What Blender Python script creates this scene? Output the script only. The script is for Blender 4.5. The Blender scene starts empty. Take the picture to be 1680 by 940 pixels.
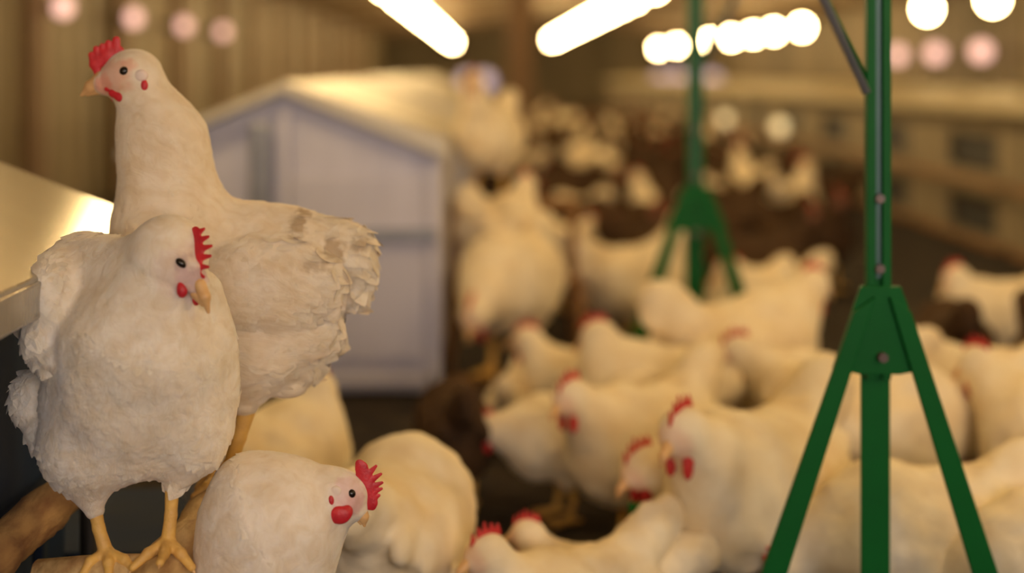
import bpy, math, random
import numpy as np
from mathutils import Vector, Matrix
from mathutils.kdtree import KDTree

random.seed(7); rng = np.random.default_rng(7)
S = bpy.context.scene; COL = S.collection
F = 2333.0; CX = 803.0; HY = 120.0; CZ = 0.85      # focal length (px), vanishing point, camera height

# ------------------------------------------------------------------ camera, light, exposure
cam_d = bpy.data.cameras.new('camera'); cam = bpy.data.objects.new('camera', cam_d); COL.objects.link(cam)
cam.location = (0, 0, CZ); cam.rotation_euler = (math.radians(90), 0, 0)
cam_d.sensor_width = 36; cam_d.lens = 50
cam_d.shift_x = (840-CX)/1680; cam_d.shift_y = -(470-HY)/1680
cam_d.dof.use_dof = True; cam_d.dof.focus_distance = 1.53; cam_d.dof.aperture_fstop = 1.55
cam_d.clip_start = 0.05
S.camera = cam
S.view_settings.view_transform = 'Standard'; S.view_settings.look = 'None'
S.view_settings.gamma = 1; S.view_settings.use_curve_mapping = False
S.view_settings.exposure = 0.8
S.cycles.use_denoising = True; S.cycles.use_adaptive_sampling = False
S.cycles.max_bounces = 6; S.cycles.diffuse_bounces = 4; S.cycles.sample_clamp_indirect = 4

LAMP_COL = (1.0, 0.68, 0.30); LAMP_E = 50.0
w = bpy.data.worlds.new('world'); S.world = w; w.use_nodes = True
w.node_tree.nodes['Background'].inputs[0].default_value = (1, .9, .75, 1); w.node_tree.nodes['Background'].inputs[1].default_value = .05
def area(name, loc, rot, sx, sy, e, col):
    l = bpy.data.lights.new(name, 'AREA'); l.shape = 'RECTANGLE'; l.size = sx; l.size_y = sy; l.energy = e; l.color = col
    o = bpy.data.objects.new(name, l); COL.objects.link(o); o.location = loc; o.rotation_euler = rot; return o
area('window_daylight', (0.9, -2.8, 1.35), (math.radians(90), 0, 0), 2.6, 1.0, 44, (1.0, .86, .80))

def W(px, py, D): return Vector(((px-CX)/F*D, D, CZ-(py-HY)/F*D))

# ------------------------------------------------------------------ materials
def mat(name, col, rough=.6, metal=0, noise=None, bump=None, sss=0, spec=.5, emis=None, attr=False, stretch=None, sheen=0, coat=0):
    m = bpy.data.materials.new(name); m.use_nodes = True; nt = m.node_tree; b = nt.nodes['Principled BSDF']
    b.inputs['Base Color'].default_value = (*col, 1); b.inputs['Roughness'].default_value = rough
    b.inputs['Metallic'].default_value = metal; b.inputs['Specular IOR Level'].default_value = spec
    b.inputs['Sheen Weight'].default_value = sheen; b.inputs['Coat Weight'].default_value = coat
    if sss:
        b.inputs['Subsurface Weight'].default_value = sss; b.inputs['Subsurface Radius'].default_value = (1, .5, .3); b.inputs['Subsurface Scale'].default_value = .008
    tc = nt.nodes.new('ShaderNodeTexCoord'); mp = nt.nodes.new('ShaderNodeMapping'); nt.links.new(tc.outputs['Object'], mp.inputs[0])
    if stretch: mp.inputs['Scale'].default_value = stretch
    base = None
    if attr:
        a = nt.nodes.new('ShaderNodeAttribute'); a.attribute_name = 'tint'; base = a.outputs['Color']; nt.links.new(base, b.inputs['Base Color'])
    if noise:
        sc, amt, col2 = noise
        n = nt.nodes.new('ShaderNodeTexNoise'); n.inputs['Scale'].default_value = sc; n.inputs['Detail'].default_value = 6; nt.links.new(mp.outputs[0], n.inputs['Vector'])
        r = nt.nodes.new('ShaderNodeMapRange'); r.inputs[1].default_value = .38; r.inputs[2].default_value = .68; r.inputs[4].default_value = amt; nt.links.new(n.outputs[0], r.inputs[0])
        mx = nt.nodes.new('ShaderNodeMix'); mx.data_type = 'RGBA'
        nt.links.new(r.outputs[0], mx.inputs[0]); mx.inputs[6].default_value = (*col, 1); mx.inputs[7].default_value = (*col2, 1)
        if base is not None:
            mx.blend_type = 'MULTIPLY'; nt.links.new(base, mx.inputs[6])
        nt.links.new(mx.outputs[2], b.inputs['Base Color'])
    if bump:
        n = nt.nodes.new('ShaderNodeTexNoise'); n.inputs['Scale'].default_value = bump[0]; n.inputs['Detail'].default_value = 5; nt.links.new(mp.outputs[0], n.inputs['Vector'])
        bp = nt.nodes.new('ShaderNodeBump'); bp.inputs['Strength'].default_value = bump[1]; bp.inputs['Distance'].default_value = bump[2]
        nt.links.new(n.outputs[0], bp.inputs['Height']); nt.links.new(bp.outputs[0], b.inputs['Normal'])
    if emis:
        b.inputs['Emission Color'].default_value = (*emis[0], 1); b.inputs['Emission Strength'].default_value = emis[1]
    return m
def plumage(m):
    nt = m.node_tree; b = nt.nodes['Principled BSDF']; a = nt.nodes.new('ShaderNodeAttribute'); a.attribute_name = 'barb'
    n = nt.nodes.new('ShaderNodeTexNoise'); n.inputs['Scale'].default_value = 1; n.inputs['Detail'].default_value = 4; n.inputs['Roughness'].default_value = .6
    nt.links.new(a.outputs['Vector'], n.inputs['Vector']); bp = nt.nodes.new('ShaderNodeBump'); bp.inputs['Strength'].default_value = .55; bp.inputs['Distance'].default_value = .0022
    nt.links.new(n.outputs[0], bp.inputs['Height']); nt.links.new(bp.outputs[0], b.inputs['Normal'])
    # uneven soiling that runs along the barbs
    n2 = nt.nodes.new('ShaderNodeTexNoise'); n2.inputs['Scale'].default_value = .34; n2.inputs['Detail'].default_value = 5; nt.links.new(a.outputs['Vector'], n2.inputs['Vector'])
    r = nt.nodes.new('ShaderNodeMapRange'); r.inputs[1].default_value = .42; r.inputs[2].default_value = .72; r.inputs[4].default_value = .5; nt.links.new(n2.outputs[0], r.inputs[0])
    mx = nt.nodes.new('ShaderNodeMix'); mx.data_type = 'RGBA'; mx.blend_type = 'MULTIPLY'; mx.inputs[7].default_value = (.80, .70, .54, 1)
    src = b.inputs['Base Color'].links[0].from_socket; nt.links.new(r.outputs[0], mx.inputs[0]); nt.links.new(src, mx.inputs[6]); nt.links.new(mx.outputs[2], b.inputs['Base Color'])
M = {
 'feather': mat('white_feathers', (1, 1, 1), .85, attr=True, noise=(34, .9, (.93, .88, .79)), bump=(210, .55, .0035), sss=.12, spec=.15, sheen=.25),
 'feather_far': mat('flock_feathers', (1, 1, 1), .9, attr=True, noise=(14, .8, (.85, .76, .6)), bump=(80, .4, .004), spec=.1),
 'comb': mat('red_comb', (.62, .022, .035), .45, noise=(90, .7, (.42, .015, .03)), bump=(420, .4, .001), sss=.15),
 'comb_far': mat('red_comb_flock', (.5, .02, .025), .6, noise=(30, .5, (.5, .05, .03))),
 'beak': mat('horn_beak', (.72, .45, .2), .4, noise=(80, .5, (.6, .33, .15))),
 'eye': mat('eye', (.012, .008, .006), .25, noise=(10, .1, (.02, .01, .01))),
 'iris': mat('orange_iris', (.5, .16, .03), .2, noise=(60, .5, (.4, .1, .02))),
 'leg': mat('yellow_leg_scales', (.8, .5, .13), .5, noise=(60, .7, (.62, .36, .12)), bump=(260, .7, .0016)),
 'lobe': mat('pale_ear_lobe', (.85, .74, .66), .6, noise=(80, .5, (.8, .6, .55)), bump=(300, .3, .001)),
 'green': mat('green_paint', (.001, .115, .018), .5, spec=.18, noise=(12, .6, (.001, .09, .014)), bump=(40, .12, .002)),
 'galv': mat('galvanised_steel', (.34, .36, .42), .38, .6, noise=(18, .5, (.25, .27, .31))),
 'strip': mat('grey_green_strip', (.06, .13, .12), .45, .3, noise=(18, .5, (.04, .1, .09))),
 'bolt': mat('bolt_steel', (.12, .1, .1), .4, .7, noise=(90, .5, (.2, .12, .08))),
 'house': mat('grey_sheet_metal', (.62, .62, .75), .45, .15, noise=(3, .6, (.53, .53, .65)), stretch=(6, 1, .6), bump=(8, .08, .01)),
 'houseroof': mat('pale_roof_sheet', (.62, .59, .52), .4, .15, noise=(6, .5, (.55, .52, .45))),
 'nearroof': mat('near_roof_sheet', (.42, .40, .35), .2, .6, noise=(5, .5, (.37, .34, .3)), stretch=(1, 6, 1), bump=(4, .03, .01)),
 'navy': mat('navy_panel', (.012, .03, .085), .7, 0, spec=.1, noise=(8, .6, (.03, .04, .065)), bump=(20, .1, .003)),
 'navy2': mat('blue_grey_panel', (.025, .042, .085), .7, 0, spec=.12, noise=(12, .6, (.03, .04, .06))),
 'bark': mat('perch_bark', (.42, .25, .1), .8, noise=(55, .9, (.2, .085, .035)), stretch=(1, .3, 1), bump=(70, .9, .004)),
 'tanwood': mat('worn_perch_wood', (.66, .47, .22), .75, noise=(70, .85, (.36, .2, .08)), stretch=(1, .35, 1), bump=(80, .8, .004)),
 'litter': mat('dark_litter', (.035, .024, .014), .95, noise=(9, 1, (.012, .008, .005)), bump=(30, .9, .02)),
 'wall': mat('brown_wall_sheet', (.25, .195, .11), .6, noise=(1.4, .9, (.13, .10, .05)), stretch=(1, 1, .1), bump=(6, .1, .01)),
 'ceil': mat('ceiling_sheet', (.38, .30, .18), .7, noise=(.9, .6, (.30, .225, .13)), bump=(5, .1, .01)),
 'nest': mat('nest_board', (.30, .25, .16), .7, noise=(4, .6, (.23, .185, .115)), stretch=(1, 1, .4)),
 'nesttop': mat('nest_roof', (.52, .45, .28), .55, noise=(4, .5, (.44, .37, .22))),
 'nestdark': mat('nest_curtain', (.035, .04, .045), .7, noise=(12, .6, (.06, .045, .03))),
 'rail': mat('orange_wood_rail', (.28, .14, .05), .7, noise=(14, .6, (.2, .095, .035))),
 'post': mat('brown_post', (.2, .12, .06), .7, noise=(6, .6, (.14, .08, .04))),
 'pipe': mat('dark_pipe', (.02, .018, .016), .5, noise=(12, .5, (.03, .025, .02))),
 'cord': mat('lamp_cord', (.05, .04, .03), .6, noise=(12, .5, (.07, .05, .03))),
 'lampglow': mat('lamp_glass', (1, .9, .7), .3, noise=(3, .05, (1, .88, .68)), emis=(LAMP_COL, LAMP_E)),
 'pinkglow': mat('pink_lamp_glass', (.8, .55, .5), .3, noise=(3, .1, (.75, .5, .45)), emis=((1, .56, .46), .95)),
 'blueglow': mat('lavender_glow', (.6, .55, .75), .3, noise=(3, .1, (.55, .5, .7)), emis=((.75, .62, .85), .36)),  # for the lavender lamps and for imitated lamp reflections
 'creamglow': mat('cream_reflection_glow', (.8, .7, .5), .3, noise=(3, .1, (.75, .65, .45)), emis=((1, .75, .36), .7)),  # emission imitating warm lamp reflections on the nest boxes
}

plumage(M['feather'])
# ------------------------------------------------------------------ object helpers
def link(name, me, m, parent=None, loc=(0, 0, 0)):
    if m is not None and not me.materials: me.materials.append(m)
    o = bpy.data.objects.new(name, me); COL.objects.link(o); o.location = loc
    if parent is not None: o.parent = parent
    return o
def thing(name, label, cat, loc=(0, 0, 0), rz=0, group=None):
    o = bpy.data.objects.new(name, None); COL.objects.link(o); o.empty_display_size = .05
    o.location = loc; o.rotation_euler = (0, 0, rz); o['label'] = label; o['category'] = cat
    if group: o['group'] = group
    return o
def tag(o, label, cat, group=None):
    o['label'] = label; o['category'] = cat
    if group: o['group'] = group
    return o
def struct(o): o['kind'] = 'structure'; return o
def mesh_from(name, V, Fc, smooth=False):
    me = bpy.data.meshes.new(name); me.from_pydata([tuple(v) for v in V], [], [tuple(f) for f in Fc]); me.update()
    if smooth: me.polygons.foreach_set('use_smooth', [True]*len(me.polygons))
    return me
class MB:
    def __init__(s): s.V = []; s.F = []; s.sm = []
    def add(s, V, Fc, sm=False):
        n = len(s.V); s.V += [tuple(v) for v in V]; s.F += [tuple(i+n for i in f) for f in Fc]; s.sm += [sm]*len(Fc)
    def box(s, a, b, bev=0.0):
        x0, y0, z0 = a; x1, y1, z1 = b
        V = [(x0,y0,z0),(x1,y0,z0),(x1,y1,z0),(x0,y1,z0),(x0,y0,z1),(x1,y0,z1),(x1,y1,z1),(x0,y1,z1)]
        s.add(V, [(0,3,2,1),(4,5,6,7),(0,1,5,4),(1,2,6,5),(2,3,7,6),(3,0,4,7)])
    def prism(s, poly, axis, a, b):
        n = len(poly)
        def pt(p, t): return {'y': (p[0], t, p[1]), 'x': (t, p[0], p[1]), 'z': (p[0], p[1], t)}[axis]
        V = [pt(p, a) for p in poly]+[pt(p, b) for p in poly]
        Fc = [tuple(range(n)), tuple(range(2*n-1, n-1, -1))]+[(i, n+i, n+(i+1) % n, (i+1) % n) for i in range(n)]
        s.add(V, Fc)
    def tube(s, pts, radii, n=14, cap=True, jit=0):
        pts = [Vector(p) for p in pts]
        if not hasattr(radii, '__len__'): radii = [radii]*len(pts)
        V = []; Fc = []; up = None
        for i, p in enumerate(pts):
            t = (pts[min(i+1, len(pts)-1)]-pts[max(i-1, 0)]).normalized()
            a = up if up is not None else (Vector((0, 0, 1)) if abs(t.z) < .9 else Vector((1, 0, 0)))
            u = (a-t*a.dot(t)).normalized(); up = u; v = t.cross(u)
            for k in range(n):
                th = 2*math.pi*k/n; r = radii[i]*(1+(random.uniform(-jit, jit) if jit else 0))
                V.append(p+u*math.cos(th)*r+v*math.sin(th)*r)
        for i in range(len(pts)-1):
            for k in range(n):
                Fc.append((i*n+k, i*n+(k+1) % n, (i+1)*n+(k+1) % n, (i+1)*n+k))
        nb = len(s.V); s.add(V, Fc, True)
        if cap:
            s.F.append(tuple(nb+k for k in range(n-1, -1, -1))); s.sm.append(False)
            s.F.append(tuple(nb+(len(pts)-1)*n+k for k in range(n))); s.sm.append(False)
    def ball(s, c, r, nu=16, nv=10, sc=(1, 1, 1)):
        V = [(c[0], c[1], c[2]+r*sc[2])]
        for j in range(1, nv):
            ph = math.pi*j/nv
            for i in range(nu):
                th = 2*math.pi*i/nu
                V.append((c[0]+r*sc[0]*math.sin(ph)*math.cos(th), c[1]+r*sc[1]*math.sin(ph)*math.sin(th), c[2]+r*sc[2]*math.cos(ph)))
        V.append((c[0], c[1], c[2]-r*sc[2])); Fc = []
        for i in range(nu):
            Fc.append((0, 1+i, 1+(i+1) % nu)); Fc.append((len(V)-1, 1+(nv-2)*nu+(i+1) % nu, 1+(nv-2)*nu+i))
            for j in range(nv-2): Fc.append((1+j*nu+i, 1+(j+1)*nu+i, 1+(j+1)*nu+(i+1) % nu, 1+j*nu+(i+1) % nu))
        s.add(V, Fc, True)
    def mesh(s, name):
        me = mesh_from(name, s.V, s.F); me.polygons.foreach_set('use_smooth', s.sm); return me
    def build(s, name, m, parent=None, loc=(0, 0, 0), bevel=0):
        o = link(name, s.mesh(name), m, parent, loc)
        if bevel:
            b = o.modifiers.new('bevel', 'BEVEL'); b.width = bevel; b.segments = 2; b.limit_method = 'ANGLE'
        return o
def copy_tree(o, parent=None):
    c = o.copy(); COL.objects.link(c); c.parent = parent
    for ch in list(o.children): copy_tree(ch, c)
    return c

# ------------------------------------------------------------------ sculpting: smooth blends of round cones and ellipsoids
def rotm(ax, deg): return np.array(Matrix.Rotation(math.radians(deg), 3, ax))
def sdf(P, prims):
    d = None
    for p in prims:
        if p[0] == 'c':
            _, a, b, ra, rb, k = p; a = np.asarray(a, float); b = np.asarray(b, float); ba = b-a
            q = P-a; t = np.clip(q@ba/max(ba@ba, 1e-9), 0, 1)
            v = np.sqrt(((q-t[:, None]*ba)**2).sum(1))-(ra+(rb-ra)*t)
        else:
            _, c, r, R, k = p; q = P-np.asarray(c, float)
            if R is not None: q = q@R
            r = np.asarray(r, float); k0 = np.sqrt(((q/r)**2).sum(1)); k1 = np.sqrt(((q/r**2)**2).sum(1))+1e-9
            v = k0*(k0-1)/k1
        if d is None: d = v
        elif k <= 0: d = np.minimum(d, v)
        else:
            h = np.maximum(k-np.abs(d-v), 0)/k; d = np.minimum(d, v)-h*h*k*.25
    return d
def bounds(prims, pad):
    lo = np.full(3, 1e9); hi = -lo
    for p in prims:
        if p[0] == 'c':
            for c, r in ((p[1], p[3]), (p[2], p[4])): lo = np.minimum(lo, np.asarray(c)-r); hi = np.maximum(hi, np.asarray(c)+r)
        else:
            r = max(p[2]) if p[3] is not None else np.asarray(p[2]); lo = np.minimum(lo, np.asarray(p[1])-r); hi = np.maximum(hi, np.asarray(p[1])+r)
    return lo-pad, hi+pad
def surfnet(prims, h):
    lo, hi = bounds(prims, 3*h+max(p[-1] for p in prims)*.35)
    ax = [np.arange(lo[i], hi[i]+h, h) for i in range(3)]
    G = np.stack(np.meshgrid(*ax, indexing='ij'), -1); sh = G.shape[:3]
    V = sdf(G.reshape(-1, 3), prims).reshape(sh); I = V < 0
    n = [s-1 for s in sh]
    cnt = np.zeros(n, np.int32); acc = np.zeros(n+[3]); k = np.zeros(n, np.int32)
    corner = [(a, b, c) for a in (0, 1) for b in (0, 1) for c in (0, 1)]
    def sub(A, c): return A[c[0]:c[0]+n[0], c[1]:c[1]+n[1], c[2]:c[2]+n[2]]
    for c in corner:
        for x in range(3):
            if c[x] == 0:
                e = list(c); e[x] = 1; a = sub(V, c); b = sub(V, e); m = (a < 0) != (b < 0)
                t = np.where(m, a/(a-b+1e-12*(a == b)), 0)
                p = np.array(c, float)
                for y in range(3): acc[..., y] += np.where(m, p[y]+(t if y == x else 0), 0)
                cnt += m
    act = cnt > 0; idx = -np.ones(n, int); idx[act] = np.arange(act.sum())
    ijk = np.argwhere(act); Vt = lo+(ijk+acc[act]/cnt[act][:, None])*h
    Fc = []
    for x in range(3):
        y, z = (x+1) % 3, (x+2) % 3
        sl0 = [slice(None)]*3; sl1 = [slice(None)]*3; sl0[x] = slice(0, -1); sl1[x] = slice(1, None)
        a = I[tuple(sl0)]; b = I[tuple(sl1)]; E = np.argwhere(a != b)
        E = E[(E[:, y] > 0) & (E[:, z] > 0) & (E[:, y] < sh[y]-1) & (E[:, z] < sh[z]-1)]
        ins = a[tuple(E.T)]
        def cell(dy, dz):
            q = E.copy(); q[:, y] -= dy; q[:, z] -= dz; return idx[tuple(q.T)]
        q = np.stack([cell(1, 1), cell(0, 1), cell(0, 0), cell(1, 0)], 1)
        q[~ins] = q[~ins][:, ::-1]; Fc.append(q)
    return Vt, np.concatenate(Fc)
def normals(V, prims, e):
    g = np.stack([sdf(V+np.eye(3)[i]*e, prims)-sdf(V-np.eye(3)[i]*e, prims) for i in range(3)], 1)
    return g/(np.linalg.norm(g, axis=1)[:, None]+1e-9)
def project(V, prims, e, it=2):
    for _ in range(it):
        d = sdf(V, prims); V = V-normals(V, prims, e)*np.clip(d, -e*4, e*4)[:, None]
    return V
def sculpt(name, prims, h, xf=None, tint=None, feather=None, barb=None):
    V, Fc = surfnet(prims, h); V = project(V, prims, h*.5); N = normals(V, prims, h*.5)
    if feather is not None: V = feather(V, N)
    col = tint(V) if tint is not None else None
    if barb is not None: U = barb(V)
    if xf is not None: V = xf(V)
    me = mesh_from(name, V.tolist(), Fc.tolist(), True)
    if barb is not None:
        at = me.attributes.new('barb', 'FLOAT_VECTOR', 'POINT'); at.data.foreach_set('vector', U.astype(np.float32).ravel())
    if col is not None:
        at = me.attributes.new('tint', 'FLOAT_COLOR', 'POINT')
        at.data.foreach_set('color', np.concatenate([col, np.ones((len(col), 1))], 1).astype(np.float32).ravel())
    return me
LAST = []
def shingles(V, N, flow, size, amp, zone=None):
    """overlapping feather tips raised along the flow of the plumage"""
    n = len(V); spacing = size(V) ; order = rng.permutation(n)
    cell = {}; cent = []
    smax = float(spacing.max())
    for i in order:
        s = spacing[i]; key = tuple((V[i]//smax).astype(int)); ok = True
        for a in (-1, 0, 1):
            for b in (-1, 0, 1):
                for c in (-1, 0, 1):
                    for j in cell.get((key[0]+a, key[1]+b, key[2]+c), ()):
                        if np.sum((V[i]-V[j])**2) < (s*.62)**2: ok = False; break
                    if not ok: break
                if not ok: break
            if not ok: break
        if ok: cell.setdefault(key, []).append(i); cent.append(i)
    cent = np.array(cent); fl = flow(V[cent]); Nc = N[cent]
    fl = fl+rng.normal(0, .22, fl.shape); fl -= Nc*(fl*Nc).sum(1)[:, None]; fl /= np.linalg.norm(fl, axis=1)[:, None]+1e-9
    sd = np.cross(Nc, fl); amps = rng.uniform(.6, 1.25, len(cent))
    kd = KDTree(len(cent))
    for q, i in enumerate(cent): kd.insert(V[i], q)
    kd.balance()
    LAST.clear(); LAST.append((V[cent], fl, Nc, spacing[cent], sd))
    out = np.zeros(n); A = amp(V)
    K = 9; nb = np.zeros((n, K), int)
    for i in range(n):
        r = kd.find_n(V[i], K)
        nb[i, :len(r)] = [x[1] for x in r]
    for k in range(K):
        q = nb[:, k]; dv = V-V[cent[q]]; s = spacing[cent[q]]
        u = (dv*fl[q]).sum(1)/s; v = (dv*sd[q]).sum(1)/s
        edge = 1.0-1.5*v*v                       # rounded tip
        inside = (u > -1.1) & (u < edge) & (np.abs(v) < .75)
        hgt = np.where(inside, (u+1.1)/2.1*np.clip((edge-u)*5, 0, 1)*(1-.8*v*v), 0)*amps[q]
        out = np.maximum(out, hgt)
    return V+N*((out-.45)*A)[:, None]

def vnoise(P, sc, seed=0):
    """smooth value noise for stains and lumps"""
    r = np.random.default_rng(seed); T = r.uniform(-1, 1, (32, 32, 32)); Q = P/sc; i = np.floor(Q).astype(int); f = Q-i; f = f*f*(3-2*f); o = 0
    for a in (0, 1):
        for b in (0, 1):
            for c in (0, 1):
                wgt = (f[:, 0] if a else 1-f[:, 0])*(f[:, 1] if b else 1-f[:, 1])*(f[:, 2] if c else 1-f[:, 2])
                o = o+wgt*T[(i[:, 0]+a) % 32, (i[:, 1]+b) % 32, (i[:, 2]+c) % 32]
    return o

# ================================================================== THE BARN
g = MB(); g.box((-2.8, -3.2, -.1), (5.6, 36.2, 0)); struct(g.build('floor', M['litter']))
def corrugated(name, x, y0, y1, z1, side, m):
    poly = []; y = y0; 
    prof = [(0, 0), (.10, 0), (.14, .035), (.34, .035), (.38, 0)]
    while y < y1:
        for dy, dx in prof: poly.append((x-side*dx, y+dy))
        y += .38
    poly += [(x+side*.08, y), (x+side*.08, y0)]
    if side < 0: pass
    b = MB(); b.prism(poly, 'z', 0, z1); return struct(b.build(name, m))
corrugated('wall_left', -2.6, -3.2, 36.2, 2.0, -1, M['wall'])
corrugated('wall_right', 5.3, -3.2, 36.2, 2.0, 1, M['wall'])
b = MB(); b.box((-2.8, 36.0, 0), (5.6, 36.2, 2.4)); struct(b.build('wall_back', M['wall']))
# wall behind the camera with the window that lets the daylight in
b = MB()
for a, c in (((-2.8, -3.2, 0), (5.6, -3.0, .5)), ((-2.8, -3.2, 1.9), (5.6, -3.0, 2.4)), ((-2.8, -3.2, .5), (-1.2, -3.0, 1.9)), ((2.4, -3.2, .5), (5.6, -3.0, 1.9))): b.box(a, c)
struct(b.build('wall_front', M['wall']))
b = MB()
b.prism([(-2.8, 1.75), (1.35, 2.15), (5.6, 1.75), (5.6, 1.85), (1.35, 2.27), (-2.8, 1.85)], 'y', -3.2, 36.2); struct(b.build('ceiling', M['ceil']))
for i in range(14):
    b = MB(); yy = 4.1+i*1.85; b.box((-2.60, yy, 0), (-2.50, yy+.26, 1.76)); struct(b.build('trim_%d' % (i+20), M['post']))
for i in range(11):
    y = 4+i*3.0; b = MB()
    b.prism([(-2.6, 1.70), (1.35, 2.10), (5.3, 1.70), (5.3, 1.77), (1.35, 2.16), (-2.6, 1.77)], 'y', y, y+.08)
    struct(b.build('trim_%d' % (i+1), M['post']))

# ---- pendant lamps, three rows
def make_lamp():
    t = thing('pendant_lamp', '', 'lamp')
    b = MB(); b.ball((0, 0, 0), .082, 16, 10, (1, 1, 1.08)); b.build('bulb', M['lampglow'], t)
    b = MB(); b.tube([(0, 0, .08), (0, 0, .10), (0, 0, .15)], [.03, .034, .022], 12); b.build('socket', M['cord'], t)
    b = MB(); b.tube([(0, 0, .145), (0, 0, .58)], .005, 6); b.build('cord', M['cord'], t)
    return t
lamp0 = make_lamp(); first = True
rows = [(-.83, [-1.2, 3.1, 4.85, 7.0, 9.3, 11.3]+[13.0+1.45*i for i in range(14)], 'lamps of the row over the grey nest houses', 'glowing round lamp in the row above the grey nest houses', 'glowing round lamp ending the row above the grey nest houses'),
        (1.32, [-.2, 1.7, 3.4, 5.4, 7.4, 9.4, 11.4]+[13.0+1.3*i for i in range(14)], 'lamps of the row over the middle of the flock', 'glowing round lamp in the row above the middle aisle of hens', 'glowing round lamp at the far end of the middle row'),
        (4.0, [33.7, 30.4, 28.1, 25.8, 23.5, 21.6, 20, 18.2, 13.0, 11.3, 7.5, 4.5, 2.2], 'lamps of the row behind the wooden nest boxes', 'glowing round lamp in the row beyond the wooden nest boxes', None)]
for X, Ds, grp, lab, lab2 in rows:
    for j, D in enumerate(Ds):
        o = lamp0 if first else copy_tree(lamp0); first = False
        o.location = (X, D, CZ+.7 if X < 4 else CZ+.588)
        o['label'] = lab; o['group'] = grp
# ---- small round lamps, and glowing balls that imitate lamp reflections
def small_glow(loc, m, label, group, facing, name='round_glow', r=.055):
    t = thing(name, label, 'lamp', loc, 0, group)
    b = MB(); b.ball((0, 0, 0), r, 14, 8); b.build('bulb', M[m], t)
    b = MB(); b.tube([(facing*.03, 0, 0), (facing*.16, 0, 0)], [.04, .03], 10); b.build('bracket', M['cord'], t)
for D in (8.07, 9.67, 11.26, 12.9): small_glow((-2.42, D, CZ+.155*2.42), 'pinkglow', 'small round pink lamp on the brown corrugated wall behind the hens', 'pink lamps on the wall behind the perched hens', -1)
for D in (17.6, 16.1, 14.6): small_glow((5.1*.99, D, CZ+.045*5.0), 'pinkglow', 'small round pink lamp on the far wall beyond the nest boxes', 'pink lamps beyond the nest boxes', 1, r=.1)
for px in (1085, 1115, 1168): small_glow(W(px, 134, 29), 'blueglow', 'faint lavender lamp under the far row behind the rear green stand', 'lavender lamps behind the rear green stand', 1, r=.2)
for px in (768, 795): small_glow(W(px, 134, 30), 'blueglow', 'faint lavender glow imitating a lamp reflection at the far end behind the stacked hens', 'lavender reflection glows beyond the stacked hens', 1, r=.2)  # glowing balls added in place of lamp reflections, no lamps here

# ---- roof post in the distance
b = MB(); b.box((-.10, -.10, 0), (.10, .10, 2.1)); b.box((-.13, -.13, 0), (.13, .13, .35)); p = b.build('roof_post', M['post'], None, ((853-CX)/F*11, 11, 0), .01)
tag(p, 'brown wooden roof post standing far down the aisle between the lamp rows', 'post')

# ---- wooden nest boxes along the right
def make_nest():
    t = thing('nest_box', '', 'nest box'); L = 1.38
    b = MB()
    b.box((0, 0, .02), (.03, .32, .66)); b.box((0, L-.32, .02), (.03, L, .66))
    for z0, z1 in ((.02, .055), (.24, .37), (.55, .66)): b.box((0, .32, z0), (.03, L-.32, z1))
    b.box((.03, 0, .02), (.5, .02, .66)); b.box((.03, L-.02, .02), (.5, L, .66)); b.box((.48, .02, .02), (.5, L-.02, .66)); b.box((.03, .02, .27), (.48, L-.02, .29)); b.box((.03, .02, .02), (.48, L-.02, .04))
    b.build('carcass', M['nest'], t, bevel=.003)
    b = MB(); b.prism([(-.10, .66), (.53, .74), (.53, .77), (-.10, .70)], 'y', 0, L); b.build('roof', M['nesttop'], t, bevel=.004)
    for z in (.052, .375):
        for y in (.325,):
            b = MB(); n = 8; w_ = (.73)/n
            for k in range(n): b.box((.035, y+k*w_+.003, z+.006), (.04, y+(k+1)*w_-.003, z+.17))
            b.build('curtain', M['nestdark'], t)
    for z in (.03, .315):
        b = MB(); b.box((-.09, .06, z), (-.06, L-.06, z+.03))
        for y in (.10, L-.13): b.box((-.06, y, z), (0, y+.03, z+.025))
        b.build('perch_rail', M['rail'], t, bevel=.004)
    for y in (.05, L-.09):
        b = MB(); b.box((.02, y, 0), (.06, y+.04, .03)); b.box((.42, y, 0), (.46, y+.04, .03)); b.build('leg', M['post'], t)
    return t
n0 = make_nest()
for i in range(17):
    o = n0 if i == 0 else copy_tree(n0)
    o.location = (2.4, 5.0+i*1.42, 0)
    near = i < 4
    o['label'] = 'wooden nest box with two rows of dark curtained openings, near end of the row' if near else 'wooden nest box with dark openings in the distant part of the long row'
    o['group'] = 'nearer wooden nest boxes' if near else 'distant wooden nest boxes'
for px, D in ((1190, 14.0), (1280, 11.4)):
    small_glow(W(px, 196 if px < 1200 else 208, D)+Vector((0.0, 0, 0)), 'creamglow', 'small cream glow imitating a lamp reflection above the %s part of the nest box row' % ('farther' if px < 1200 else 'nearer'), None, 1, r=.06)  # added glow stands in for the lamps' reflection on the nest row

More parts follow.
